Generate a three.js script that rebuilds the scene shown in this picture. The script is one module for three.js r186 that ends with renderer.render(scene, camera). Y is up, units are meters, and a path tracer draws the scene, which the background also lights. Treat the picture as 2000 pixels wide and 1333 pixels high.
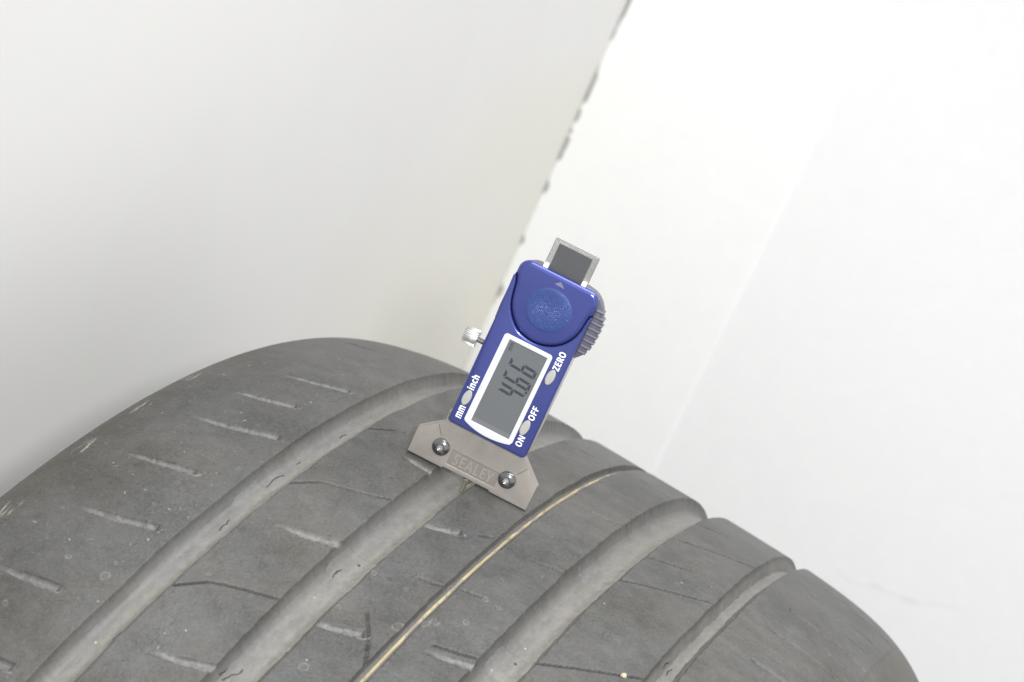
import * as THREE from 'three';
import { mergeGeometries, toCreasedNormals } from 'three/addons/utils/BufferGeometryUtils.js';
import { FontLoader } from 'three/addons/loaders/FontLoader.js';
import { TextGeometry } from 'three/addons/geometries/TextGeometry.js';
import { RectAreaLightUniformsLib } from 'three/addons/lights/RectAreaLightUniformsLib.js';

// ---------------------------------------------------------------- camera, light, exposure
const W = 1024, H = 682;
const scene = new THREE.Scene();
const renderer = new THREE.WebGLRenderer({ antialias: true });
renderer.setSize(W, H);
renderer.toneMapping = THREE.LinearToneMapping;
renderer.toneMappingExposure = 1.46;
renderer.shadowMap.enabled = true;
RectAreaLightUniformsLib.init();

const camera = new THREE.PerspectiveCamera(16, W / H, 0.05, 20);
const camBasis = [
  new THREE.Vector3(0.83562555, 0.37829223, -0.39827745),
  new THREE.Vector3(-0.4923852, 0.83725293, -0.23783262),
  new THREE.Vector3(0.24348873, 0.39484493, 0.88589545)];
camera.position.set(0.12796768, 0.96555746, 0.62469592);
camera.quaternion.setFromRotationMatrix(new THREE.Matrix4().makeBasis(...camBasis));
camera.focus = 0.715;
camera.userData.fStop = 20;
scene.add(camera);

scene.background = new THREE.Color(0.67, 0.675, 0.69);     // even ambient fill added from all sides, for unseen white surroundings

function areaLight(name, w, h, intensity, color, pos, target) {
  const l = new THREE.RectAreaLight(color, intensity, w, h);
  l.name = name; l.position.set(...pos); l.lookAt(...target); scene.add(l);
  return l;
}
areaLight('ceiling_bounce', 1.6, 1.3, 3.5, 0xffffff, [0.2, 2.4, 0.0], [0.0, 0.6, -0.15]);  // unseen broad light from above, for flash bounced off the ceiling
const flash = new THREE.SpotLight(0xffffff, 1.25, 0, 0.44, 1, 2);
flash.name = 'camera_flash';
flash.position.set(0.19, 1.035, 0.60);
flash.target.position.set(-0.04, 0.62, -0.1);
flash.castShadow = true; flash.shadow.radius = 1.2; flash.shadow.mapSize.set(2048, 2048);
scene.add(flash, flash.target);

// ---------------------------------------------------------------- helpers
let seed = 20240611;
const rnd = () => { seed = (seed * 1664525 + 1013904223) >>> 0; return seed / 4294967296; };
const clamp = (v, a = 0, b = 1) => Math.min(b, Math.max(a, v));
const smooth = (a, b, v) => { const t = clamp((v - a) / (b - a)); return t * t * (3 - 2 * t); };
const mix = (a, b, t) => a + (b - a) * t;
const LAT = new Float32Array(65536); for (let i = 0; i < 65536; i++) LAT[i] = rnd();
function vnoise(x, y, o = 0) {
  const xi = Math.floor(x), yi = Math.floor(y); let fx = x - xi, fy = y - yi;
  fx = fx * fx * (3 - 2 * fx); fy = fy * fy * (3 - 2 * fy);
  const a = (xi + o * 37) & 255, b = (xi + 1 + o * 37) & 255, c = ((yi + o * 91) & 255) << 8, d = ((yi + 1 + o * 91) & 255) << 8;
  const p = LAT[a | c], q = LAT[b | c], r = LAT[a | d], s = LAT[b | d];
  return p + (q - p) * fx + (r - p + (p - q - r + s) * fx) * fy;
}
const fbm = (x, y, o, n = 4) => { let s = 0, a = 0.5, t = 0; for (let i = 0; i < n; i++) { s += a * vnoise(x, y, o + i); t += a; a *= 0.5; x *= 2.03; y *= 2.03; } return s / t; };
const enc = (v) => { v = clamp(v); return 255 * (v <= 0.0031308 ? 12.92 * v : 1.055 * Math.pow(v, 1 / 2.4) - 0.055); };
function dataTex(data, w, h, srgb) {
  const t = new THREE.DataTexture(data, w, h, THREE.RGBAFormat, THREE.UnsignedByteType);
  t.magFilter = THREE.LinearFilter; t.minFilter = THREE.LinearMipmapLinearFilter; t.generateMipmaps = true;
  t.wrapS = t.wrapT = THREE.MirroredRepeatWrapping;
  if (srgb) t.colorSpace = THREE.SRGBColorSpace;
  t.needsUpdate = true;
  return t;
}
function noiseTex(n, fn, srgb = false) {
  const d = new Uint8Array(n * n * 4);
  for (let j = 0; j < n; j++) for (let i = 0; i < n; i++) {
    const c = fn(i, j), k = (j * n + i) * 4;
    if (srgb) { d[k] = enc(c[0]); d[k + 1] = enc(c[1]); d[k + 2] = enc(c[2]); } else d[k] = d[k + 1] = d[k + 2] = 255 * clamp(c);
    d[k + 3] = 255;
  }
  return dataTex(d, n, n, srgb);
}
const rgb = (r, g, b) => new THREE.Color().setRGB(r, g, b);
function mesh(name, geo, mat, parent) {
  const m = new THREE.Mesh(geo, mat); m.name = name; m.castShadow = m.receiveShadow = true; (parent || scene).add(m); return m;
}
function gridGeo(nu, nv, fn, uvfn) {          // fn(i, j) -> [x, y, z]
  const pos = new Float32Array(nu * nv * 3), uv = new Float32Array(nu * nv * 2), idx = new Uint32Array((nu - 1) * (nv - 1) * 6);
  for (let j = 0, k = 0; j < nv; j++) for (let i = 0; i < nu; i++, k++) {
    const p = fn(i, j); pos[3 * k] = p[0]; pos[3 * k + 1] = p[1]; pos[3 * k + 2] = p[2];
    const q = uvfn(i, j); uv[2 * k] = q[0]; uv[2 * k + 1] = q[1];
  }
  for (let j = 0, t = 0; j < nv - 1; j++) for (let i = 0; i < nu - 1; i++) {
    const a = j * nu + i, b = a + 1, c = a + nu, d = c + 1;
    idx[t++] = a; idx[t++] = b; idx[t++] = d; idx[t++] = a; idx[t++] = d; idx[t++] = c;
  }
  const g = new THREE.BufferGeometry();
  g.setAttribute('position', new THREE.BufferAttribute(pos, 3)); g.setAttribute('uv', new THREE.BufferAttribute(uv, 2));
  g.setIndex(new THREE.BufferAttribute(idx, 1)); g.computeVertexNormals();
  return g;
}

// ---------------------------------------------------------------- walls
const CX = -0.215, CZ = -0.5527;               // the corner behind the tyre
const wallBump = noiseTex(512, (i, j) => 0.5 * fbm(i / 5, j / 5, 3, 3) + 0.5 * fbm(i / 40, j / 40, 9, 3));
function wallColour(r, g, b, amp, o) {
  return noiseTex(512, (i, j) => { const t = 1 + amp * (fbm(i / 90, j / 90, o, 4) - 0.5) + 0.02 * (fbm(i / 7, j / 7, o + 5, 2) - 0.5); return [r * t, g * t, b * t]; }, true);
}
function slab(name, cx, cy, cz, sx, sy, sz, mat) {
  const g = new THREE.BoxGeometry(sx, sy, sz); const p = g.attributes.position, n = g.attributes.normal, u = g.attributes.uv;
  for (let i = 0; i < p.count; i++) {
    const ax = Math.abs(n.getX(i)) > 0.5, ay = Math.abs(n.getY(i)) > 0.5;
    u.setXY(i, ax ? p.getZ(i) * 2 : p.getX(i) * 2, ay ? p.getZ(i) * 2 : p.getY(i) * 2);
  }
  const m = mesh(name, g, mat); m.position.set(cx, cy, cz); m.userData.kind = 'structure'; return m;
}
const creamMap = noiseTex(768, (i, j) => {     // 1.6 m x 1.6 m; the tint turns beige low down beside the corner
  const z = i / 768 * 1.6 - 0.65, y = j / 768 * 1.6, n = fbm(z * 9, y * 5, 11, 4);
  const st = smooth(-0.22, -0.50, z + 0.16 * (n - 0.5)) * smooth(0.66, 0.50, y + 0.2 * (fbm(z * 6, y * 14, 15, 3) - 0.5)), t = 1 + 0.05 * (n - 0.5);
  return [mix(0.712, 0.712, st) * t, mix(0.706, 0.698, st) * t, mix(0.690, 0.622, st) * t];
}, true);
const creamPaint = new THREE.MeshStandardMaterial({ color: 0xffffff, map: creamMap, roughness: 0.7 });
const whitePaint = new THREE.MeshStandardMaterial({ color: 0xffffff, map: wallColour(0.845, 0.845, 0.85, 0.02, 21), bumpMap: wallBump, bumpScale: 0.0001, roughness: 0.65 });
const brightPaint = new THREE.MeshStandardMaterial({ color: 0xffffff, map: wallColour(0.885, 0.885, 0.88, 0.02, 31), bumpMap: wallBump, bumpScale: 0.0001, roughness: 0.5 });
const sideWall = slab('side_wall', CX - 0.05, 0.8, 0.15, 0.1, 1.6, 1.6, creamPaint);
{ const p = sideWall.geometry.attributes.position, u = sideWall.geometry.attributes.uv; for (let i = 0; i < p.count; i++) u.setXY(i, (p.getZ(i) + 0.8) / 1.6, (p.getY(i) + 0.8) / 1.6); }
slab('back_wall', 0.5 + CX - 0.1, 0.8, CZ - 0.0535, 1.2, 1.6, 0.1, whitePaint);
slab('floor', 0.6, -0.05, 1.4, 4.0, 0.1, 4.2, new THREE.MeshStandardMaterial({ color: rgb(0.42, 0.41, 0.39), bumpMap: wallBump, bumpScale: 0.0008, roughness: 0.9 }));

// white board fixed beside the corner, its left edge broken and uneven
{
  const g = new THREE.Group(); g.name = 'corner_board'; g.position.set(0, 0, CZ - 0.0035); scene.add(g);
  g.userData = { label: 'upright white painted board with ragged left edge in the corner behind the tyre', category: 'board' };
  const gaps = [[0.652, 0.010], [0.640, 0.012], [0.628, 0.008], [0.589, 0.0075], [0.5716, 0.004], [0.553, 0.006], [0.5275, 0.006], [0.4953, 0.003], [0.4612, 0.005]];
  const ragged = (y) => {
    let w = -0.0008 + 0.0007 * vnoise(y * 130, 1, 44) + 0.0012 * Math.max(0, fbm(y * 60, 3, 40, 3) - 0.4);
    for (const [gy, gh] of gaps) w = Math.max(w, (0.0010 + 0.0012 * vnoise(gy * 777, 3, 43)) * (1 - smooth(0.3, 1.0, Math.abs(y - gy) / gh * 0.62 * (0.7 + 0.8 * vnoise(gy * 555, 9, 42)) + 1.0 * (vnoise(y * 420, gy * 99, 45) - 0.5))));
    return CX + w;
  };
  const sh = new THREE.Shape(); sh.moveTo(-0.094, 0.002); sh.lineTo(-0.094, 1.5);
  for (let y = 1.5; y > 0; y -= 0.0012) sh.lineTo(ragged(y), y);
  sh.closePath();
  const bg = new THREE.ExtrudeGeometry(sh, { depth: 0.0008, bevelEnabled: true, bevelThickness: 0.0004, bevelSize: 0.0008, bevelOffset: -0.0008, bevelSegments: 3 });
  const u = bg.attributes.uv; for (let i = 0; i < u.count; i++) u.setXY(i, u.getX(i) * 2, u.getY(i) * 2);
  mesh('panel', bg, brightPaint, g);
  // dark old sealant showing where the edge is broken away
  const s2 = new THREE.Shape(); s2.moveTo(CX + 0.0003, 0.002);
  for (let y = 0.004; y < 1.5; y += 0.004) s2.lineTo(CX + 0.0045 + 0.0015 * vnoise(y * 90, 5, 46), y);
  s2.lineTo(CX + 0.0003, 1.5); s2.closePath();
  const sealCol = noiseTex(256, (i, j) => { const t = 0.7 + 0.7 * fbm(i / 9, j / 9, 48, 3); return [0.33 * t, 0.33 * t, 0.32 * t]; }, true);
  const sg = new THREE.ExtrudeGeometry(s2, { depth: 0.0006, bevelEnabled: false }), su = sg.attributes.uv;
  for (let i = 0; i < su.count; i++) su.setXY(i, su.getX(i) * 12, su.getY(i) * 12);
  const sm = mesh('sealant_strip', sg, new THREE.MeshStandardMaterial({ map: sealCol, roughness: 0.9 }), g);
  sm.position.z = 0.0002;
}
// greyish scrape on the back wall, low on the right
{
  const pts = [[0.0146, 0.4208], [0.028, 0.4195], [0.042, 0.4245], [0.060, 0.427], [0.076, 0.4345], [0.092, 0.4405]];
  const c = new THREE.CatmullRomCurve3(pts.map(([x, y]) => new THREE.Vector3(x, y, 0)));
  const sh = [], sl = [];
  for (let i = 0; i <= 60; i++) { const p = c.getPoint(i / 60), w = 0.0042 * Math.sin(Math.PI * i / 60) * Math.max(0.06, fbm(i * 0.22, 1, 50, 3) - 0.22); sh.push(new THREE.Vector2(p.x, p.y + w)); sl.push(new THREE.Vector2(p.x, p.y - w * 0.8)); }
  const g = new THREE.ExtrudeGeometry(new THREE.Shape([...sh, ...sl.reverse()]), { depth: 0.0001, bevelEnabled: false });
  const m = mesh('dried_mark', g, new THREE.MeshStandardMaterial({ color: rgb(0.79, 0.785, 0.795), roughness: 0.9 }));
  m.position.z = CZ - 0.00348; m.userData = { label: 'faint grey dried smear on the white wall right of the tyre', category: 'smear' };
}

// ---------------------------------------------------------------- tyre
const AXLE = 0.32, FINE0 = -37, FINE1 = 42;    // degrees: the stretch of tread in view; 0 is the top
const TX0 = -155, TXW = 280;                   // mm covered by the tread texture
const prof = (x) => {                          // outer radius at lateral position x (m)
  const u = (x + 0.0149) / 0.1, w = Math.abs(u);
  return 0.32 + 0.0000339 * u * u - (u > 0 ? 0.00228 * w ** 8 + 0.00428 * w ** 4 : 0.00709 * w ** 4 + 0.0001908 * w ** 18);
};
const at = (x, r, deg) => { const a = deg * Math.PI / 180; return [x, AXLE + r * Math.cos(a), -r * Math.sin(a)]; };
const S = (deg) => deg * Math.PI / 180 * 320;  // degrees -> mm along the tread
const GROOVES = [                              // left top edge, right top edge, depth (mm)
  { l: -83.38, r: -73.14, d: 4.6 }, { l: -48.32, r: -36.15, d: 4.8 }, { l: -18.37, r: -14.9, d: 2.1 },
  { l: 3.49, r: 16.15, d: 5.0 }, { l: 41.22, r: 48.68, d: 4.6 }];
const SLOTS = [ // worn shoulder and rib slots: [x mm, degrees]
  [[-109.3, 1.36], [-99.0, 1.96], [-88.9, 2.85]], [[-113.2, -2.90], [-103.8, -2.49], [-93.8, -1.88]],
  [[-114.0, -7.03], [-100.7, -6.58], [-87.2, -5.59]], [[-116.8, -12.20], [-105.2, -11.88], [-94.8, -11.47]],
  [[-112.5, -17.32], [-100.9, -16.97], [-88.7, -16.29]], [[-115.7, -22.82], [-107.3, -22.71], [-95.5, -22.41]],
  [[-113, -28.1], [-100, -27.7], [-88.8, -27.34]], [[-64.4, -12.05], [-56.6, -11.59], [-47.1, -10.73]],
  [[-57.5, -1.14], [-53.6, -1.10], [-47.5, -1.07]], [[-37.5, -16.5], [-30.8, -15.86], [-24.5, -15.29]],
  [[-37.5, -6.1], [-31.5, -5.39], [-26.8, -4.76]], [[-8.2, -14.03], [-1.5, -13.55], [4.4, -13.08]],
  [[-64, -22.9], [-56, -22.4], [-47.5, -21.7]]];
const SIPES = [
  [[-74, -19.1], [-72.6, -18.91], [-66.0, -17.62], [-61.0, -17.17], [-54.5, -16.68], [-47.5, -16.2]],
  [[-74, -8.9], [-73.3, -8.80], [-67.2, -7.34], [-60.5, -6.70], [-52.0, -5.93], [-47.5, -5.29]],
  [[-74, -0.5], [-72.2, -0.19], [-69.5, 0.44], [-66.8, 1.12], [-63.5, 1.55]],
  [[-74, -29.2], [-66, -27.9], [-61.0, -27.4], [-54.5, -26.9], [-47.5, -26.4]],
  [[-28.9, -13.84], [-25.1, -14.69], [-21.3, -15.85], [-18, -16.98]],
  [[-22.5, -4.11], [-19.4, -3.53]], [[-24.8, -9.83], [-21.1, -9.65], [-17.8, -9.33]],
  [[-15.2, -8.9], [-11.2, -8.73], [-8.3, -8.54]], [[-36.0, 14.16], [-30.4, 14.57], [-25.3, 15.12]],
  [[-23.1, 9.90], [-18, 10.14]], [[-14.0, 10.38], [-10.0, 10.70], [-5.7, 10.83]],
  [[-8.8, 16.55], [-2.9, 16.33], [3.6, 16.69]], [[-6.5, 5.13], [-1.4, 5.33], [4, 5.89]],
  [[-6.0, -3.42], [-1.2, -3.10], [4, -2.78]], [[15.5, -10.7], [25.2, -9.34], [34.3, -8.11], [42, -7.0]],
  [[15.8, -0.5], [22.7, 0.58], [31.6, 1.77], [42, 3.30]], [[17.3, 3.86], [23.5, 4.62], [30.0, 5.44]],
  [[18.4, 8.49], [29.4, 10.26], [42, 12.1]], [[16, 13.5], [21.9, 14.65], [27.4, 15.25]],
  [[60.1, 18.98], [73.2, 18.95], [88.1, 20.64]], [[59.7, 14.24], [72.2, 14.56], [87.7, 15.63]],
  [[58.8, 8.96], [72.3, 9.04], [87.2, 9.73]], [[60.0, 4.62], [68.5, 4.84], [83.1, 5.27]],
  [[60.8, 0.21], [66.0, 0.34], [75, 0.5]], [[77.1, 11.88], [83.7, 12.37]], [[74.5, 7.03], [83.0, 7.36]],
  [[-8.6, -13.41], [-1.2, -12.90], [4.1, -12.48]], [[-109.5, 7.34], [-101.5, 7.60], [-95.3, 8.25]],
  [[-114.7, 12.68], [-103.6, 12.85], [-93.4, 13.57]]];
const SIPEW = SIPES.map((_, i) => (i >= 19 && i <= 23 ? 0.85 : i === 8 ? 0.75 : i === 4 ? 0.18 : 0.34));
const CRACKS = [
  [[-78.7, -8.86], [-79.3, -8.33], [-79.3, -7.79], [-78.5, -7.30]], [[-77.7, -13.56], [-78.1, -13.29], [-77.8, -12.98], [-78.1, -12.57]],
  [[-74.5, -14.73], [-74.6, -14.43]], [[-73.2, -14.13], [-73.7, -13.84], [-74.4, -13.87]],
  [[-45.6, -21.52], [-44.8, -21.21], [-44.7, -20.95], [-43.4, -20.70], [-43.6, -20.39]], [[-44.2, -12.27], [-44.4, -11.87], [-43.9, -11.60]],
  [[44.3, -4.57], [44.1, -4.22], [44.3, -3.86]], [[-75.5, -22.87], [-75.0, -22.31], [-74.0, -21.38]],
  [[-37.6, -18.45], [-37.3, -17.55], [-37.6, -16.61], [-37.3, -15.90]], [[-37.9, -20.89], [-37.2, -20.14], [-37.5, -19.54]],
  [[-78.3, -1.33], [-78.0, -0.63]], [[-79.0, -5.79], [-78.9, -5.49]]];
const DROPS = [[-88.7, -20.48, 1.7], [-35.1, -11.34, 1], [-25.2, -11.05, 0.8], [-19.2, -13.66, 2], [-14.1, -12.47, 1.5], [-12.6, -12.02, 1.4], [-7.1, -8.53, 1.1], [-2.6, -8.55, 0.9],
  [-6.3, -10.81, 1.1], [-30.3, -18.96, 1.5], [-7.7, -6.42, 0.5], [-13.1, -13.80, 0.6], [-95.9, -12.80, 0.8], [-86.9, -9.73, 0.9], [-95.3, -14.98, 0.8], [-118.3, -16.03, 0.9],
  [-89.4, -19.52, 0.7], [-78.8, -19.74, 0.6], [-67.9, -17.25, 0.7], [-103.8, -24.53, 1], [-100.9, -20.49, 1], [-34.9, -14.62, 0.8], [4.4, -3.13, 0.8], [4.2, -7.68, 0.8], [4.9, -6.47, 0.7]];
const SPECKS = [[-104.4, -15.12], [-102.9, -10.32], [-115.6, -13.24], [-124.8, -3.35], [-88.0, -17.25], [-78.4, -23.49], [-64.5, -21.61], [-43.5, -14.14], [-31.0, -18.51], [7.0, -11.90], [18.3, -3.31],
  [29.7, 3.22], [37.0, 4.91], [-0.3, -4.29], [9.7, -9.05], [5.7, -0.90], [-60.8, -20.84]];
const SCUFFS = [[-128.1, -18.77], [-129.9, -12.07], [-128.5, -6.80], [-130.4, -1.77]];

// distance in mm from (x, s) to a polyline, and how far along it lies (0..1)
function toLines(list) {
  return list.map((pl) => {
    const p = pl.map(([x, d]) => [x, S(d)]);
    const bb = [Math.min(...p.map((q) => q[0])), Math.max(...p.map((q) => q[0])), Math.min(...p.map((q) => q[1])), Math.max(...p.map((q) => q[1]))];
    let len = 0; const cum = [0];
    for (let i = 1; i < p.length; i++) { len += Math.hypot(p[i][0] - p[i - 1][0], p[i][1] - p[i - 1][1]); cum.push(len); }
    return { p, bb, len, cum };
  });
}
function lineDist(L, x, s, out) {
  let best = 1e9;
  for (let i = 1; i < L.p.length; i++) {
    const a = L.p[i - 1], b = L.p[i], dx = b[0] - a[0], dy = b[1] - a[1], l2 = dx * dx + dy * dy;
    const t = clamp(((x - a[0]) * dx + (s - a[1]) * dy) / l2), ex = x - a[0] - dx * t, ey = s - a[1] - dy * t, d = ex * ex + ey * ey;
    if (d < best) { best = d; out.t = (L.cum[i - 1] + t * (L.cum[i] - L.cum[i - 1])) / L.len; out.side = dx * ey - dy * ex; }
  }
  return Math.sqrt(best);
}
const slotL = toLines(SLOTS), sipeL = toLines(SIPES), crackL = toLines(CRACKS);
const hit = { t: 0, side: 0 };
function carve(x, s) {                          // depth (mm) cut into a rib's top at (x, s)
  let dep = 0;
  for (const L of slotL) {
    if (x < L.bb[0] - 2.6 || x > L.bb[1] + 2.6 || s < L.bb[2] - 2.6 || s > L.bb[3] + 2.6) continue;
    const d = lineDist(L, x, s, hit), n = 0.25 * (vnoise(x * 1.3, s * 1.3, 60) - 0.5);
    const hw = 1.35 * mix(0.55, 1, smooth(0, 0.6, hit.t)) + n, edge = hit.side > 0 ? 0.55 : 0.22;    // the far lip is worn round, the near one is sharper
    const k = 1 - smooth(hw - edge, hw + edge * 0.6, d);
    dep = Math.max(dep, k * (1 - smooth(0.985, 1, hit.t)) * mix(0.3, 1.25, smooth(0.0, 0.5, hit.t)) * (0.85 + 0.3 * vnoise(x * 0.9, s * 0.9, 61)));
  }
  for (let i = 0; i < sipeL.length; i++) {
    const L = sipeL[i];
    if (x < L.bb[0] - 1.2 || x > L.bb[1] + 1.2 || s < L.bb[2] - 1.2 || s > L.bb[3] + 1.2) continue;
    const w = SIPEW[i], d = lineDist(L, x, s, hit);
    dep = Math.max(dep, (1 - smooth(w * 0.45, w * 1.25, d + 0.1 * (vnoise(x * 2, s * 2, 62) - 0.5))) * 1.7 * smooth(0, 0.08, Math.min(hit.t + 0.03, 1.03 - hit.t)));
  }
  return dep;
}

// rubber colour and relief over the tread in view
function treadMaps() {
  const n = 2048, col = new Uint8Array(n * n * 4), bmp = new Uint8Array(n * n * 4);
  const h = { t: 0, side: 0 };
  for (let j = 0; j < n; j++) {
    const deg = FINE0 + (FINE1 - FINE0) * (j + 0.5) / n, s = S(deg);
    for (let i = 0; i < n; i++) {
      const x = TX0 + TXW * (i + 0.5) / n, k = (j * n + i) * 4;
      const big = fbm(x / 22, s / 26, 1, 4), mid = fbm(x / 4.2, s / 4.2, 5, 3), fine = vnoise(x * 1.9, s * 1.9, 8), grain = vnoise(x * 2.7, s * 2.4, 10);
      let v = (x < -84 ? 0.065 : 0.069) * (1 + 0.75 * (big - 0.5) + 0.38 * (mid - 0.5) + 0.24 * (fine - 0.5) + 0.28 * (grain - 0.5));
      let wr = 1.0, wg = 0.985 - 0.02 * (fbm(x / 16, s / 16, 7, 3) - 0.4), wb = (x > 0 ? 0.93 : 0.94) - 0.12 * (fbm(x / 16, s / 16, 7, 3) - 0.4), b = 0.5 + 0.16 * (mid - 0.5) + 0.18 * (fine - 0.5) + 0.22 * (grain - 0.5);
      if (x > -36) v *= 1 + 0.26 * smooth(-36, -10, x) * (fbm(x / 11 + s / 60, s / 1.7 - x / 20, 53, 3) - 0.5);      // scuffs across the outer ribs
      for (const [px, pd, rx, rs2, am] of [[-55, -13.1, 9, 7, 1], [-22, 7.5, 13, 26, 0.8], [31, -2, 12, 10, 0.6], [-108, -26, 12, 14, 0.5]]) {   // brown tinted patches
        const q = Math.hypot((x - px) / rx, (s - S(pd)) / rs2) + 0.7 * (fbm(x / 6, s / 6, 55, 3) - 0.5);
        if (q < 1) { const k2 = am * smooth(1, 0.35, q); wb *= 1 - 0.10 * k2; wg *= 1 - 0.025 * k2; v *= 1 - 0.06 * k2; }
      }
      let inG = 0, e = 0;
      for (const g of GROOVES) if (x > g.l - 1.2 && x < g.r + 1.2) {
        const wob = 0.5 * (vnoise(s / 3.3, g.l, 14) - 0.5);
        inG = smooth(g.l - 0.1, g.l + 0.5, x + wob) * (1 - smooth(g.r - 1.0, g.r - 0.4, x + wob));
        const t = (x - g.l) / (g.r - g.l);
        const dust = inG * smooth(0.02, 0.38, t) * (g.d < 3 ? 0.4 : 1);
        v = mix(v, 0.152 * (0.62 + 0.45 * fbm(x / 3, s / 9, 17, 4) + 0.32 * fbm(x / 0.9, s / 1.4, 16, 2)), dust * 0.85);
        e = inG * smooth(g.d < 3 ? 0.6 : 0.30, g.d < 3 ? 0.9 : 0.74, t + 0.22 * (fbm(x / 2, s / 6, 19, 3) - 0.5)) * (g.d < 3 ? 0.2 : 0.9);
        const dk = smooth(g.l - 0.5, g.l, x) * (1 - smooth(g.l + 0.2, g.l + 1.6, x)); // wall of the groove, bare rubber
        v *= 1 - 0.08 * dk; wb *= 1 - 0.05 * dk;
      }
      if (e > 0) { v = mix(v, 0.185 * (0.75 + 0.5 * fbm(x / 1.3, s / 2.2, 18, 3)), e * 0.75); wb = mix(wb, 0.84, e * 0.8); wg = mix(wg, 0.965, e * 0.8); b += 0.35 * e * (vnoise(x * 2.3, s * 2.3, 23) - 0.5); }
      // brown tint on the left shoulder and the right sidewall, dust speckle on the left rib
      const sh = smooth(-119, -131, x + 6 * (fbm(x / 9, s / 14, 27, 3) - 0.5)), rs = smooth(87.2, 89.5, x);
      wb *= 1 - 0.16 * sh - 0.14 * rs; wg *= 1 - 0.03 * sh - 0.05 * rs; v *= 1 + 0.12 * sh * (fbm(x / 2, s / 10, 28, 3) * 2 - 0.7);
      v *= 1 - 0.18 * smooth(0.9, 0, Math.abs(x - 88.2 - 0.6 * (vnoise(s / 8, 2, 29) - 0.5)));
      if (x < -84 && vnoise(x * 2.6, s * 2.6, 31) > 0.82) v += 0.05 * smooth(0.82, 0.98, vnoise(x * 2.6, s * 2.6, 31)) * (0.3 + vnoise(x / 9, s / 9, 33));
      if (inG < 0.5 && vnoise(x * 1.4, s * 1.4, 35) > 0.93) v += 0.08 * (vnoise(x * 1.4, s * 1.4, 35) - 0.93) / 0.07 * vnoise(x * 6, s * 6, 36);
      // hairline ageing cracks
      const pat = smooth(0.5, 0.68, fbm(x / 13, s / 13, 37, 3));
      if (pat > 0 && inG < 0.5) { const q = Math.abs(fbm(x / 2.8, s / 2.8, 39, 3) - 0.5); if (q < 0.016) { v *= 1 - 0.30 * pat; b -= 0.18 * pat; } }
      // pale slot floors, edged light and dark; shade inside the sipes painted into colour
      for (const L of slotL) {
        if (x < L.bb[0] - 2.6 || x > L.bb[1] + 2.6 || s < L.bb[2] - 2.6 || s > L.bb[3] + 2.6 || inG > 0.8) continue;
        const d = lineDist(L, x, s, h), tw = mix(0.55, 1, smooth(0, 0.6, h.t)), kk = (1 - smooth(1.15, 1.5, d / tw)) * smooth(0, 0.3, h.t) * (1 - smooth(0.985, 1, h.t));
        v = mix(v, 0.148 * (0.55 + 0.9 * fbm(x * 1.2, s * 1.2, 43, 3)), 0.75 * kk); wb = mix(wb, 0.985, 0.5 * kk);
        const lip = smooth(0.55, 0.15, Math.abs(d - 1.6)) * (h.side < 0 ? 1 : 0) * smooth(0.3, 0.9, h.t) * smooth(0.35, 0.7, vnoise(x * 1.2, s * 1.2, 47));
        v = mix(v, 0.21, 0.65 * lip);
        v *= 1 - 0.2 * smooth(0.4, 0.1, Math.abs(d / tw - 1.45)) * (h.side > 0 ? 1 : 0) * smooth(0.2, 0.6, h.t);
      }
      for (let q = 0; q < sipeL.length; q++) {
        const L = sipeL[q];
        if (x < L.bb[0] - 1 || x > L.bb[1] + 1 || s < L.bb[2] - 1 || s > L.bb[3] + 1 || inG > 0.8) continue;
        const d = lineDist(L, x, s, h);
        v *= 1 - 0.58 * (1 - smooth(SIPEW[q] * 0.4, SIPEW[q] * 1.1, d)) * smooth(0, 0.1, Math.min(h.t + 0.03, 1.03 - h.t));
      }
      for (const L of crackL) {
        if (x < L.bb[0] - 1 || x > L.bb[1] + 1 || s < L.bb[2] - 1 || s > L.bb[3] + 1) continue;
        const d = lineDist(L, x + 0.5 * (vnoise(s * 0.9, x, 51) - 0.5), s + 0.5 * (vnoise(s, x, 52) - 0.5), h), kk = 1 - smooth(0.10, 0.24, d);
        v *= 1 - 0.85 * kk; b -= 0.5 * kk;
      }
      col[k] = enc(v * wr); col[k + 1] = enc(v * wg); col[k + 2] = enc(v * wb); col[k + 3] = 255;
      bmp[k] = bmp[k + 1] = bmp[k + 2] = 255 * clamp(b); bmp[k + 3] = 255;
    }
  }
  const splat = (x0, d0, rad, fn) => {           // small marks, drawn round (x0, d0)
    const s0 = S(d0), i0 = (x0 - TX0) / TXW * n, j0 = (d0 - FINE0) / (FINE1 - FINE0) * n, ri = Math.ceil(rad / TXW * n) + 1, rj = Math.ceil(rad / S(FINE1 - FINE0) * n) + 1;
    for (let j = Math.floor(j0 - rj); j <= j0 + rj; j++) for (let i = Math.floor(i0 - ri); i <= i0 + ri; i++) {
      if (i < 0 || j < 0 || i >= n || j >= n) continue;
      const x = TX0 + TXW * (i + 0.5) / n - x0, s = S(FINE0 + (FINE1 - FINE0) * (j + 0.5) / n) - s0, a = fn(x, s), k = (j * n + i) * 4;
      if (a) for (let c = 0; c < 3; c++) col[k + c] = mix(col[k + c], [232, 226, 214][c], clamp(a));
    }
  };
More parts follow.
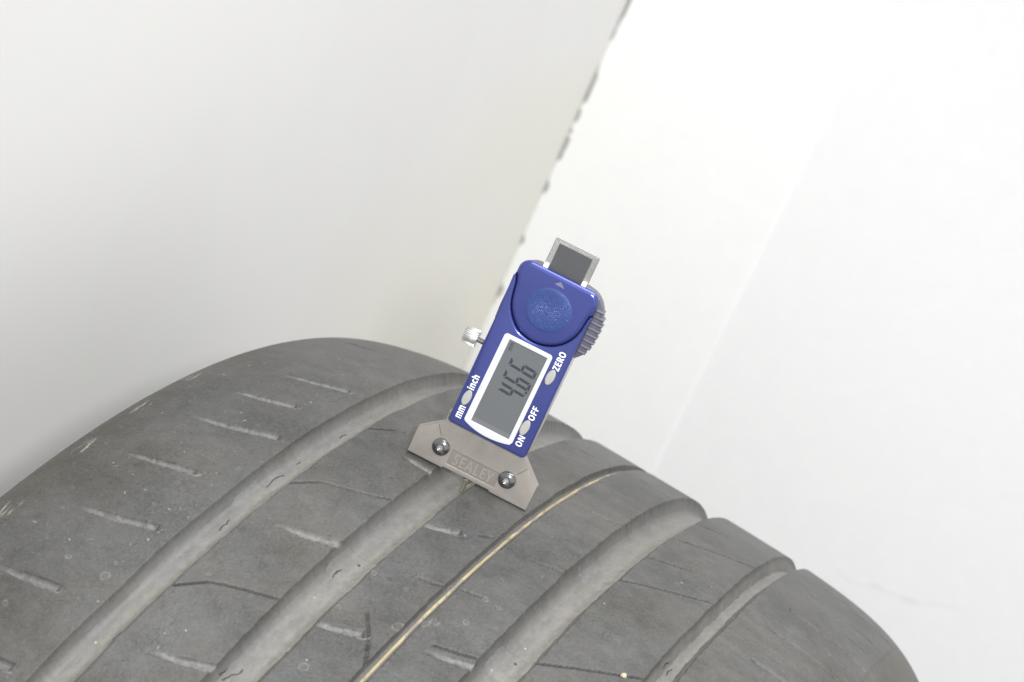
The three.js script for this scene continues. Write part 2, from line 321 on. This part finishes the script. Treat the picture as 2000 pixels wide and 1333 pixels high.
  for (const [x, d, r] of DROPS) {
    const ph = x * 3.7, el = 0.55 + 0.35 * vnoise(x, d, 70), cs = Math.cos(ph), sn = Math.sin(ph);
    splat(x, d, r * 1.6, (px, ps) => { const u = (px * cs + ps * sn) / r, w = (-px * sn + ps * cs) / (r * el), q = Math.hypot(u, w) * (1 + 0.35 * (vnoise(px * 1.5 + x, ps * 1.5, 71) - 0.5)); return (smooth(0.24, 0.05, Math.abs(q - 0.9)) * (0.25 + 0.5 * vnoise(px * 2 + x, ps * 2, 72)) + (q < 0.9 ? 0.09 : 0)) * 0.32; });
  }
  for (const [x, d] of SPECKS) splat(x, d, 1, (px, ps) => smooth(0.55, 0.15, Math.hypot(px * 0.8, ps + 0.5 * px) + 0.3 * vnoise(px * 3, ps * 3 + x, 73)) * 0.6);
  for (let q = 0; q < 300; q++) {
    const x = q < 260 ? -128 + rnd() * 44 : -72 + rnd() * 150, d = -30 + rnd() * 45, a = 0.1 + 0.35 * rnd() * rnd(), r = 0.18 + 0.25 * rnd(), t = rnd() * 3;
    splat(x, d, 1.2, (px, ps) => smooth(r, r * 0.3, Math.hypot(px * Math.cos(t) + ps * Math.sin(t), (ps * Math.cos(t) - px * Math.sin(t)) * (0.3 + 0.7 * LAT[q]))) * a);
  }
  for (const [x, d] of SCUFFS) for (let q = 0; q < 7; q++) {
    const ox = x + 4 * (rnd() - 0.5), od = d + 1.5 * (rnd() - 0.5), ln = 2 + 5 * rnd(), a = 0.2 + 0.5 * rnd();
    splat(ox, od, ln + 1, (px, ps) => smooth(1, 0.2, Math.hypot((px + 0.15 * ps) / 0.5, ps / ln)) * a * vnoise(px * 2 + x, ps * 1.2, 75));
  }
  return [dataTex(col, n, n, true), dataTex(bmp, n, n, false)];
}
const [treadCol, treadBump] = treadMaps();
const rubber = new THREE.MeshPhysicalMaterial({ map: treadCol, bumpMap: treadBump, bumpScale: 0.00022, roughness: 0.54, specularIntensity: 0.9 });
const uvOf = (x, deg) => [(x * 1000 - TX0) / TXW, (deg - FINE0) / (FINE1 - FINE0)];

const tyre = new THREE.Group(); tyre.name = 'car_tyre'; scene.add(tyre);
tyre.userData = { label: 'worn dusty black car tyre standing upright under the blue gauge', category: 'tyre' };

const fineDeg = []; for (let i = 0; i <= 940; i++) fineDeg.push(FINE0 + (FINE1 - FINE0) * i / 940);
const allDeg = [...fineDeg]; for (let d = FINE1 + 2.5; d < FINE0 + 360 - 1; d += 2.5) allDeg.push(d); allDeg.push(FINE0 + 360);

function makeRib(l, r, dl, dr) {                // l, r in mm; dl, dr depth of the walls, 0 at a shoulder
  const cols = [];                              // [x mm at the top, wall offset mm, depth mm, edge sign]
  const wall = (x, d, sg) => { const gw = d < 3 ? 0.5 : 2.3, cr = 0.4;                  // from the foot of the wall up to the rounded corner
    const out = [];
    for (const t of [0, 0.25, 0.5, 0.75, 1]) out.push([x, sg * (gw * (1 - t) + 0.10), mix(d + 0.4, cr, t), sg]);
    for (const a of [0.3, 0.6, 0.85]) out.push([x, sg * (0.10 - 0.3 * (1 - Math.cos(a * Math.PI / 2))), cr * (1 - Math.sin(a * Math.PI / 2)), sg]);
    return out;
  };
  const step = 0.42;
  if (dl) cols.push(...wall(l, dl, -1));
  const a = l + (dl ? 0.35 : 0), b = r - (dr ? 0.35 : 0), m = Math.ceil((b - a) / step);
  for (let i = 0; i <= m; i++) cols.push([a + (b - a) * i / m, 0, 0, 0]);
  if (dr) cols.push(...wall(r, dr, 1).reverse());
  const jit = (deg, sg, x) => sg * 0.55 * (fbm(S(deg) / 2.6, x, 80 + sg, 3) - 0.5) + sg * 0.5 * (vnoise(S(deg) / 14, x, 84) - 0.5);
  return gridGeo(cols.length, allDeg.length, (i, j) => {
    const c = cols[i], deg = allDeg[j], fine = deg <= FINE1, x = c[0] + c[1] + (fine ? jit(deg, c[3], c[0]) : 0);
    let dep = c[2]; if (fine) dep = Math.max(dep, carve(c[0] + c[1] * 0.5, S(deg)));
    const und = fine ? 0.12 * (fbm(x / 11, S(deg) / 13, 88, 2) - 0.5) : 0;
    return at(x / 1000, prof(x / 1000) - (dep - und) / 1000, deg);
  }, (i, j) => { const c = cols[i]; return uvOf((c[0] + c[1] * 0.4 + c[3] * c[2] * 0.75) / 1000, allDeg[j]); });
}
const ribs = [[-142, -83.38, 0, 4.6], [-73.14, -48.32, 4.6, 4.8], [-36.15, -18.37, 4.8, 2.1], [-14.9, 3.49, 2.1, 5], [16.15, 41.22, 5, 4.6], [48.68, 112, 4.6, 0]];
ribs.forEach((a, i) => mesh('tread_rib' + (i ? '_' + String(i).padStart(3, '0') : ''), makeRib(...a), rubber, tyre));

{ // carcass: groove floors, sidewalls, beads and inner liner, one closed ring
  const cols = [];                              // [x m, r m]
  const left = [[-0.118, 0.205], [-0.128, 0.215], [-0.141, 0.228], [-0.148, 0.240], [-0.1505, 0.252], [-0.1498, 0.264], [-0.1470, 0.276], [-0.1425, 0.2866]];
  cols.push(...left.map(([x, r]) => [x, r, 0]));
  cols.push([-0.139, prof(-0.139) - 0.004, 0]);
  let prev = -0.12;
  cols.push([prev, prof(prev) - 0.007, 0]);
  for (const g of GROOVES) {
    const a = g.l - 2, b = g.r + 2, m = Math.ceil((b - a) / 0.5), cx = (g.l + g.r) / 2, hw = (g.r - g.l) / 2;
    cols.push([(a - 0.3) / 1000, prof(a / 1000) - 0.007, 0]);
    for (let i = 0; i <= m; i++) {
      const x = a + (b - a) * i / m, u = Math.abs(x - cx) / hw;
      cols.push([x / 1000, prof(x / 1000) - (g.d - (g.d < 3 ? 0.2 : 1.3) * smooth(0.3, 0.9, u)) / 1000, 1]);
    }
    cols.push([(b + 0.3) / 1000, prof(b / 1000) - 0.007, 0]);
  }
  cols.push([0.090, prof(0.09) - 0.007, 0], [0.109, prof(0.109) - 0.004, 0], [0.1125, 0.2900, 0], [0.118, 0.277, 0], [0.121, 0.264, 0], [0.1218, 0.252, 0], [0.119, 0.240, 0], [0.112, 0.228, 0], [0.099, 0.215, 0], [0.089, 0.205, 0]);
  cols.push([0.086, 0.21, 0], [0.106, 0.25, 0], [0.098, 0.288, 0], [0.06, 0.300, 0], [-0.09, 0.300, 0], [-0.127, 0.288, 0], [-0.135, 0.25, 0], [-0.115, 0.21, 0], [-0.118, 0.205, 0]);
  mesh('carcass', gridGeo(cols.length, allDeg.length, (i, j) => {
    const c = cols[i], deg = allDeg[j];
    const n = c[2] && deg <= FINE1 ? 0.00022 * (fbm(c[0] * 1000 / 2.2, S(deg) / 6, 90, 3) - 0.5) : 0;
    return at(c[0], c[1] + n, deg);
  }, (i, j) => uvOf(cols[i][0], allDeg[j])), rubber, tyre);
}
// wear bars: low blocks across the grooves, with a moulding pip
for (const [gi, d0, d1] of [[0, -11.8, -9.0], [1, -12.6, -9.87], [3, -12.4, -9.93]]) {
  const g = GROOVES[gi], nx = 26, ny = 40;
  const bar = mesh('wear_bar', gridGeo(nx, ny, (i, j) => {
    const x = g.l - 0.6 + (g.r - g.l + 1.2) * i / (nx - 1), t = j / (ny - 1), deg = mix(d0, d1, t);
    const lift = 1.0 * smooth(0, 0.3, t) * (1 - smooth(0.93, 1, t)) - 0.25;
    const u = Math.abs(x - (g.l + g.r) / 2) / ((g.r - g.l) / 2);
    return at(x / 1000, prof(x / 1000) - (g.d - 1.3 * smooth(0.3, 0.9, u) - lift) / 1000, deg);
  }, (i, j) => uvOf((g.l - 0.6 + (g.r - g.l + 1.2) * i / (nx - 1)) / 1000, mix(d0, d1, j / (ny - 1)))), rubber, tyre);
  const pip = new THREE.SphereGeometry(0.00045, 10, 8); pip.scale(1, 0.6, 1);
  const [px, py, pz] = at((g.l * 0.42 + g.r * 0.58) / 1000, prof(g.l / 1000) - (g.d - 0.9) / 1000, mix(d0, d1, 0.72));
  const pm = mesh('moulding_pip', pip, new THREE.MeshStandardMaterial({ color: rgb(0.06, 0.06, 0.06), roughness: 0.8 }), bar); pm.position.set(px, py, pz);
}
{ // yellow line in the narrow groove
  const nx = 8, m = fineDeg.length;
  const yel = noiseTex(256, (i, j) => { const t = 0.75 + 0.45 * fbm(i / 60, j / 30, 95, 3), p = smooth(0.46, 0.66, fbm(i / 70, j / 14, 97, 3)); return [mix(0.40, 0.24, p) * t, mix(0.335, 0.21, p) * t, mix(0.205, 0.17, p) * t]; }, true);
  mesh('yellow_stripe', gridGeo(nx, m, (i, j) => {
    const t = i / (nx - 1), deg = fineDeg[j], x = -17.0 + 1.05 * t + 0.25 * (fbm(S(deg) / 7, 3, 98, 2) - 0.5);
    return at(x / 1000, prof(x / 1000) - (1.95 - 0.5 * Math.sin(Math.PI * t)) / 1000, deg);
  }, (i, j) => [i / (nx - 1) * 0.2, S(fineDeg[j]) / 60]), new THREE.MeshStandardMaterial({ map: yel, roughness: 0.7 }), tyre);
}
{ // pebble caught in a sipe
  const g = new THREE.IcosahedronGeometry(0.0009, 3), p = g.attributes.position;
  for (let i = 0; i < p.count; i++) { const k = 0.8 + 0.4 * vnoise(p.getX(i) * 2200 + 9, p.getY(i) * 2200 + p.getZ(i) * 900 + 9, 99); p.setXYZ(i, p.getX(i) * k * 1.1, p.getY(i) * k * 0.8, p.getZ(i) * k); }
  g.computeVertexNormals();
  const m = mesh('pebble', g, new THREE.MeshStandardMaterial({ color: rgb(0.42, 0.36, 0.27), roughness: 0.8 }));
  m.position.set(...at(0.0365, prof(0.0365) + 0.0002, -7.84)); m.userData = { label: 'tiny cream stone stuck in a thin cut of the tread, right of the yellow line', category: 'stone' };
}

// ---------------------------------------------------------------- gauge (built in millimetres, front of the foot at z = 0)
const gauge = new THREE.Group(); gauge.name = 'tread_depth_gauge'; scene.add(gauge);
gauge.position.set(-0.03897, 0.64036, 0); gauge.scale.setScalar(0.001);
gauge.rotation.set(-6 * Math.PI / 180, 9 * Math.PI / 180, 0, 'YXZ');
gauge.userData = { label: 'blue digital tread depth gauge with steel foot standing across the tyre grooves', category: 'gauge' };

const pebble = (px, py) => {                    // grain of the thumb pad: rounded cells 0.42 mm apart
  let f1 = 9, f2 = 9; const x = px / 0.42 + 64, y = py / 0.42 + 64, xi = Math.floor(x), yi = Math.floor(y);
  for (let a = -1; a <= 1; a++) for (let b = -1; b <= 1; b++) {
    const q = (xi + a) | ((yi + b) << 8), dx = xi + a + LAT[q] - x, dy = yi + b + LAT[(q + 7777) & 65535] - y, d = Math.hypot(dx, dy);
    if (d < f1) { f2 = f1; f1 = d; } else if (d < f2) f2 = d;
  }
  return smooth(0.0, 0.55, f2 - f1);
};
const brushed = noiseTex(512, (i, j) => 0.5 + 0.3 * (fbm(i / 60, j / 2, 101, 3) - 0.5) + 0.5 * (fbm(i / 3, j / 3, 105, 3) - 0.5));
const steelCol = noiseTex(512, (i, j) => { const t = 0.80 + 0.34 * fbm(i / 70, j / 70, 111, 4) + 0.10 * (fbm(i / 5, j / 5, 115, 2) - 0.5); return [0.30 * t, 0.277 * t, 0.250 * t]; }, true);
const M = {
  blue: new THREE.MeshPhysicalMaterial({ color: rgb(0.050, 0.066, 0.262), metalness: 0.6, roughness: 0.22, clearcoat: 0.6, clearcoatRoughness: 0.07 }),
  pad: new THREE.MeshPhysicalMaterial({ color: rgb(0.030, 0.058, 0.205), metalness: 0.4, roughness: 0.38, clearcoat: 0.3, clearcoatRoughness: 0.15 }),
  smoke: new THREE.MeshPhysicalMaterial({ color: rgb(0.085, 0.085, 0.115), metalness: 0.1, roughness: 0.42, clearcoat: 0.5, clearcoatRoughness: 0.25 }),
  steel: new THREE.MeshStandardMaterial({ map: steelCol, metalness: 0.4, roughness: 0.45, bumpMap: brushed, bumpScale: 0.00005 }),
  shadedSteel: new THREE.MeshStandardMaterial({ color: rgb(0.76, 0.75, 0.73), map: steelCol, metalness: 0.45, roughness: 0.6 }),  // steel tinted darker: shade of the lettering recess put into the colour
  bright: new THREE.MeshStandardMaterial({ color: rgb(0.66, 0.66, 0.65), metalness: 0.9, roughness: 0.28 }),
  satin: new THREE.MeshStandardMaterial({ color: rgb(0.24, 0.24, 0.228), metalness: 0.8, roughness: 0.45, bumpMap: brushed, bumpScale: 0.0001 }),
  chrome: new THREE.MeshStandardMaterial({ color: rgb(0.22, 0.225, 0.235), metalness: 0.95, roughness: 0.16 }),
  strip: new THREE.MeshStandardMaterial({ color: rgb(0.055, 0.057, 0.060), roughness: 0.65, bumpMap: brushed, bumpScale: 0.00012 }),
  bezel: new THREE.MeshPhysicalMaterial({ color: rgb(0.62, 0.63, 0.645), roughness: 0.35, metalness: 0.15, clearcoat: 0.4 }),
  lcd: new THREE.MeshPhysicalMaterial({ color: rgb(0.104, 0.112, 0.116), roughness: 0.35, clearcoat: 0.7, clearcoatRoughness: 0.1 }),
  seg: new THREE.MeshStandardMaterial({ color: rgb(0.024, 0.028, 0.040), roughness: 0.5 }),
  button: new THREE.MeshStandardMaterial({ color: rgb(0.34, 0.335, 0.31), roughness: 0.6 }),
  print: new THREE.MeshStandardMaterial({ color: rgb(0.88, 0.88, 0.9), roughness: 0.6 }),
  arrow: new THREE.MeshStandardMaterial({ color: rgb(0.15, 0.14, 0.22), roughness: 0.6 }),
};
const V2 = (a) => a.map(([x, y]) => new THREE.Vector2(x, y));
function rounded(x0, y0, x1, y1, r) {           // r: [bottom left, bottom right, top right, top left]
  const s = new THREE.Shape(), [a, b, c, d] = r;
  s.moveTo(x0 + a, y0); s.lineTo(x1 - b, y0); s.absarc(x1 - b, y0 + b, b, -Math.PI / 2, 0); s.lineTo(x1, y1 - c); s.absarc(x1 - c, y1 - c, c, 0, Math.PI / 2);
  s.lineTo(x0 + d, y1); s.absarc(x0 + d, y1 - d, d, Math.PI / 2, Math.PI); s.lineTo(x0, y0 + a); s.absarc(x0 + a, y0 + a, a, Math.PI, Math.PI * 1.5);
  return s;
}
function extrude(shape, z0, z1, bevel, seg = 4, uvs = 1 / 24) {
  const g = new THREE.ExtrudeGeometry(shape, { depth: z1 - z0 - 2 * bevel, bevelEnabled: bevel > 0, bevelSize: bevel, bevelThickness: bevel, bevelOffset: -bevel, bevelSegments: seg, curveSegments: 16 });
  g.translate(0, 0, z0 + bevel);
  const u = g.attributes.uv; for (let i = 0; i < u.count; i++) u.setXY(i, u.getX(i) * uvs, u.getY(i) * uvs);
  return toCreasedNormals(g, 0.75);
}
// front shell and the battery cover above the curved seam
const BX0 = -12.3, BX1 = 13.25, BY0 = 15.35, BY1 = 70.35;
const seam = new THREE.SplineCurve(V2([[BX0, 65.3], [-11.75, 64.2], [-11.1, 62.2], [-10.75, 60], [-10.1, 57], [-9.1, 54.6], [-7.3, 52.1], [-4.8, 50.0], [-2, 49.0], [0.8, 48.65], [3.6, 49.0], [6.6, 50.2], [9.2, 52.3], [11.1, 55.1], [12.05, 58.1], [12.35, 60.5], [12.65, 62.4], [BX1, 63.6]])).getSpacedPoints(90);
{
  const low = new THREE.Shape(); const r = 1.3;
  low.moveTo(BX0 + r, BY0); low.lineTo(BX1 - r, BY0); low.absarc(BX1 - r, BY0 + r, r, -Math.PI / 2, 0);
  for (let i = seam.length - 1; i >= 0; i--) low.lineTo(seam[i].x, seam[i].y - 0.06);
  low.lineTo(BX0, BY0 + r); low.absarc(BX0 + r, BY0 + r, r, Math.PI, Math.PI * 1.5);
  mesh('shell', extrude(low, 0.05, 3.0, 0.6, 6), M.blue, gauge);
  const up = new THREE.Shape(), R = 3.4;
  up.moveTo(seam[0].x, seam[0].y + 0.1);
  for (let i = 1; i < seam.length; i++) up.lineTo(seam[i].x, seam[i].y + 0.1);
  up.lineTo(BX1, BY1 - R); up.absarc(BX1 - R, BY1 - R, R, 0, Math.PI / 2); up.lineTo(BX0 + R, BY1); up.absarc(BX0 + R, BY1 - R, R, Math.PI / 2, Math.PI);
  const cov = mesh('battery_cover', extrude(up, 0.05, 2.95, 1.4, 10), M.blue, gauge);
  const PR = 7.35, pr = 84, pa = 300;
  mesh('thumb_pad', gridGeo(pa + 1, pr + 1, (i, j) => { const a = -i / pa * Math.PI * 2, q = j / pr; return [0.95 + PR * q * Math.cos(a), 59.4 + PR * 0.94 * q * Math.sin(a), 2.90 + 0.20 * (1 - q ** 8) * (0.7 + 0.3 * q * q) + 0.055 * smooth(1, 0.85, q) * pebble(PR * q * Math.cos(a), PR * q * Math.sin(a))]; },
    (i, j) => { const a = -i / pa * Math.PI * 2, q = j / pr; return [0.5 + 0.5 * q * Math.cos(a), 0.5 + 0.5 * q * Math.sin(a)]; }), M.pad, cov);
  const tri = new THREE.Shape(V2([[-0.7, 67.45], [2.6, 67.3], [0.85, 68.75]]));
  mesh('arrow_mark', extrude(tri, 2.9, 3.02, 0.02, 1), M.arrow, cov);
}
// rear housing with the finger grip on its right
{
  const p = new THREE.SplineCurve(V2([[-12.0, 62.6], [-11.9, 66], [-11.0, 68.6], [-8.6, 70.1], [-6, 70.4]])).getSpacedPoints(16);
  const q = new THREE.SplineCurve(V2([[8.4, 70.3], [11.5, 69.6], [14.0, 67.7], [15.7, 64.9], [16.6, 61.5], [16.7, 58], [16.3, 54.5], [15.4, 51.3], [13.2, 48.8]])).getSpacedPoints(30);
  const left = V2([[-12.0, 18], [-12.0, 48.2], [-12.75, 49.4], [-12.95, 54], [-12.85, 60], [-12.5, 61.6]]);
  const s = new THREE.Shape([...left, ...p, ...q, ...V2([[13.0, 48], [13.0, 18]])]);
  const hs = mesh('rear_housing', extrude(s, -2.9, -0.02, 0.35, 4), M.smoke, gauge);
  const outer = (y) => { let b = 15; for (const a of q) if (Math.abs(a.y - y) < 0.5) b = a.x; return b; };
  for (let i = 0; i < 8; i++) {
    const y = 65.3 - i * 1.92, x1 = outer(y) + 0.45, sh = rounded(13.32, y - 0.42, x1, y + 0.42, [0.1, 0.35, 0.35, 0.1]);
    mesh('grip_rib', extrude(sh, -2.5, 1.1 - 0.06 * i, 0.3, 3), M.smoke, hs);
  }
  const lip = extrude(new THREE.Shape([...V2([[13.32, 66.2]]), ...V2([[13.32, 50.2]]), ...V2([[14.6, 51.6], [15.3, 54.5], [15.7, 58], [15.6, 61.5], [14.9, 64.3]])]), -0.05, 0.45, 0.1, 2);
  mesh('grip_plate', lip, M.smoke, hs);
}
// sliding rule with its scale strip, and two added white blocks for the glints on the top edge
{
  const sl = mesh('slider', extrude(rounded(-6.15, 20, 7.85, 79.1, [0.2, 0.2, 0.25, 0.25]), -1.3, 0.0, 0.12, 2), M.satin, gauge);
  sl.position.z = 0.04; sl.position.y = 0;
  mesh('scale_strip', extrude(rounded(-4.5, 30, 6.1, 78.2, [0.1, 0.1, 0.1, 0.1]), 0, 0.1, 0.03, 1), M.strip, sl);
  for (const x of [-5.35, 7.0]) mesh('glint_block', extrude(rounded(x - 0.72, 68.5, x + 0.72, 71.5, [0.1, 0.1, 0.25, 0.25]), 0.15, 1.9, 0.15, 2), M.print, gauge);
}
// steel foot
{
  const s = new THREE.Shape(V2([[-19.85, 0], [-8.2, 0], [-8.0, 0.45], [7.3, 0.45], [7.5, 0], [19.9, 0], [19.95, 8.3], [12.75, 14.9], [12.75, 17.2], [-13.2, 17.2], [-13.2, 13.6], [-19.8, 8.4]]));
  const field = V2([[-7.4, 2.0], [-7.4, 6.7], [8.0, 6.7], [8.3, 2.0]]);
  s.holes.push(new THREE.Path(field));
  const foot = mesh('foot', extrude(s, -3.2, 0, 0.3, 4, 1 / 40), M.steel, gauge);
  mesh('lettering_field', extrude(new THREE.Shape(V2([[-7.8, 1.6], [8.7, 1.6], [8.4, 7.1], [-7.8, 7.1]])), -3.1, -0.26, 0, 1, 1 / 40), M.shadedSteel, foot);
  for (const [x, y, rot] of [[-10.95, 6.0, 0.4], [11.05, 6.2, 1.1]]) {
    // dome ends at the rim of the hexagon socket
    const dome = []; for (let i = 0; i <= 16; i++) { const rr = mix(2.68, 1.12, i / 16); dome.push(new THREE.Vector2(rr, 0.35 + 1.35 * Math.sqrt(Math.max(0, 1 - (rr / 2.75) ** 2)))); }
    const pts = [new THREE.Vector2(2.55, -0.1), new THREE.Vector2(2.68, 0.2), ...dome, new THREE.Vector2(1.02, 1.52)];
    const g = new THREE.LatheGeometry(pts, 48); g.rotateX(Math.PI / 2);
    const sc = mesh('screw', g, M.chrome, foot); sc.position.set(x, y, 0.02);
    const hex = new THREE.CylinderGeometry(1.04, 0.95, 1.2, 6, 1, true); hex.rotateX(Math.PI / 2); hex.rotateZ(rot);
    const bottom = new THREE.CircleGeometry(1.04, 24); bottom.translate(0, 0, 0.55 - 0.85);
    const hg = mergeGeometries([hex.toNonIndexed(), bottom.toNonIndexed()]); hg.translate(0, 0, 0.9);
    const so = mesh('hex_socket', hg, new THREE.MeshStandardMaterial({ color: rgb(0.42, 0.42, 0.40), metalness: 0.8, roughness: 0.4, side: THREE.DoubleSide }), foot); so.position.set(x, y, 0.02);
  }
  const pin = new THREE.LatheGeometry(V2([[0.0, -4.6], [0.35, -4.55], [0.55, -4.2], [0.62, -1.3], [1.5, -0.55], [1.6, 0.3]]), 24);
  const pm = mesh('probe', pin, new THREE.MeshStandardMaterial({ color: rgb(0.50, 0.45, 0.37), metalness: 0.8, roughness: 0.35 }), gauge); pm.position.set(0.1, 0, -1.4);
}
mesh('beam', extrude(rounded(8, 17.5, 13.55, 49.5, [0.2, 0.2, 0.2, 0.2]), -2.2, -0.1, 0.15, 2), M.bright, gauge);
for (const [x0, y0, x1, y1] of [[-14.3, 12.0, -12.3, 8.9], [12.9, 8.9, 15.2, 12.0]]) {   // fine scribed lines by the screws
  const g = new THREE.BoxGeometry(Math.hypot(x1 - x0, y1 - y0), 0.13, 0.03); g.rotateZ(Math.atan2(y1 - y0, x1 - x0)); g.translate((x0 + x1) / 2, (y0 + y1) / 2, 0);
  mesh('scribed_line', g, M.seg, gauge.getObjectByName('foot'));
}
// lock screw on the left
{
  const n = 22, s = new THREE.Shape();
  for (let i = 0; i < n * 4; i++) { const a = i / (n * 4) * Math.PI * 2, rr = 2.62 - (i % 4 < 2 ? 0 : 0.42); i ? s.lineTo(rr * Math.cos(a), rr * Math.sin(a)) : s.moveTo(rr, 0); }
  const g = extrude(s, 0, 4.3, 0.3, 2); g.rotateY(Math.PI / 2);
  const k = mesh('lock_knob', g, M.bright, gauge); k.position.set(-18.75, 41.0, 0);
  const st = []; for (let i = 0; i <= 24; i++) st.push(new THREE.Vector2(i % 2 ? 0.72 : 0.86, i * 0.12));
  const sg = new THREE.LatheGeometry(st, 20); sg.rotateZ(-Math.PI / 2);
  const sm = mesh('threaded_stem', sg, M.satin, k); sm.position.set(4.2, 0, 0);
}
// display
{
  const b = new THREE.Shape();
  b.moveTo(-7.75 + 0.3, 17.75); b.quadraticCurveTo(-3.9, 16.3, 0, 16.25); b.quadraticCurveTo(3.9, 16.25, 7.55, 17.35); b.absarc(7.05, 18.5, 0.95, -0.9, 0);
  b.lineTo(8.0, 46.9); b.absarc(7.0, 46.8, 1.0, 0, Math.PI / 2); b.lineTo(-6.6, 47.8); b.absarc(-6.6, 46.8, 1.0, Math.PI / 2, Math.PI); b.lineTo(-7.95, 18.6);
  b.absarc(-7.05, 18.6, 0.9, Math.PI, Math.PI + 0.9);
  b.holes.push(new THREE.Path(V2([[-5.9, 18.75], [6.55, 18.75], [6.7, 46.5], [-5.6, 46.5]])));
  mesh('bezel', extrude(b, 2.85, 3.32, 0.14, 3), M.bezel, gauge);
  const lcd = mesh('display', extrude(new THREE.Shape(V2([[-6.2, 18.4], [6.9, 18.4], [6.9, 46.8], [-6.2, 46.8]])), 2.7, 3.04, 0, 1), M.lcd, gauge);
  const paleBand = extrude(new THREE.Shape(V2([[-5.9, 18.75], [6.55, 18.75], [6.55, 20.2], [-5.9, 20.2]])), 3.03, 3.052, 0, 1);
  mesh('edge_band', paleBand, new THREE.MeshPhysicalMaterial({ color: rgb(0.135, 0.142, 0.15), roughness: 0.35, clearcoat: 0.6 }), lcd);
  // seven-segment digits: u runs along the reading direction (+y), v up the digit (-x)
  const T = 0.43, DW = 2.7, DH = 8.75, SL = 0.75;
  const quads = {
    a: [[0.15, DH], [DW - 0.15, DH], [DW - 0.85, DH - 2 * T], [0.85, DH - 2 * T]],
    d: [[0.85, 2 * T], [DW - 0.85, 2 * T], [DW - 0.15, 0], [0.15, 0]],
    g: [[0.28, DH / 2], [0.7, DH / 2 + T], [DW - 0.7, DH / 2 + T], [DW - 0.28, DH / 2], [DW - 0.7, DH / 2 - T], [0.7, DH / 2 - T]],
    f: [[0, DH - 0.35], [2 * T, DH - 1.1], [2 * T, DH / 2 + 0.75], [0.2, DH / 2 + 0.15], [0, DH / 2 + 0.35]],
    b: [[DW, DH - 0.35], [DW, DH / 2 + 0.35], [DW - 0.2, DH / 2 + 0.15], [DW - 2 * T, DH / 2 + 0.75], [DW - 2 * T, DH - 1.0]],
    e: [[0, 0.35], [0, DH / 2 - 0.35], [0.2, DH / 2 - 0.15], [2 * T, DH / 2 - 0.75], [2 * T, 1.0]],
    c: [[DW, 0.35], [DW - 2 * T, 1.0], [DW - 2 * T, DH / 2 - 0.75], [DW - 0.2, DH / 2 - 0.15], [DW, DH / 2 - 0.35]],
  };
  const put = (pts, y0) => new THREE.Shape(V2(pts.map(([u, v]) => [5.85 - v, y0 + u + SL * (v / DH)])));
  for (const [on, y0] of [['fbgc', 30.35], ['afgedc', 34.4], ['afgedc', 38.5]]) {
    const gs = [...on].map((k) => extrude(put(quads[k], y0), 3.03, 3.055, 0, 1));
    mesh('digit', mergeGeometries(gs), M.seg, lcd);
  }
  mesh('decimal_point', extrude(rounded(5.0, 33.6, 5.75, 34.3, [0.1, 0.1, 0.1, 0.1]), 3.03, 3.055, 0, 1), M.seg, lcd);
}
// buttons and printed words
for (const [x, y] of [[-9.85, 24.45], [9.45, 24.3], [9.85, 41.65]]) {
  const s = new THREE.Shape(); s.absellipse(x, y, 1.28, 2.55, 0, Math.PI * 2, false, -0.08);
  mesh('button', extrude(s, 2.8, 3.55, 0.35, 4), M.button, gauge);
}
const font = await new FontLoader().loadAsync('fonts/droid/droid_sans_bold.typeface.json');
function word(text, size, length, x, y, z, mat, depth, turned, parent, name = 'lettering') {
  const g = new TextGeometry(text, { font, size, depth, curveSegments: 6, bevelEnabled: false });
  g.computeBoundingBox(); const bb = g.boundingBox;
  g.translate(-(bb.min.x + bb.max.x) / 2, -(bb.min.y + bb.max.y) / 2, 0); g.scale(length / (bb.max.x - bb.min.x), 1, 1);
  if (turned) g.rotateZ(Math.PI / 2);
  g.translate(x, y, z);
  return mesh(name, g, mat, parent);
}
word('mm', 2.4, 3.9, -9.8, 19.6, 2.96, M.print, 0.06, true, gauge);
word('inch', 2.1, 4.7, -10.0, 29.6, 2.96, M.print, 0.06, true, gauge);
word('ON', 1.95, 3.4, 9.85, 19.85, 2.96, M.print, 0.06, true, gauge);
word('OFF', 1.95, 4.35, 9.95, 29.3, 2.96, M.print, 0.06, true, gauge);
word('ZERO', 2.05, 5.9, 10.25, 47.2, 2.96, M.print, 0.06, true, gauge);
word('mm', 1.35, 2.5, -4.3, 44.6, 3.03, M.seg, 0.022, true, gauge);
word('SEALEY', 3.5, 13.2, 0.45, 4.3, -0.42, M.steel, 0.40, false, gauge, 'embossed_lettering');

renderer.render(scene, camera);
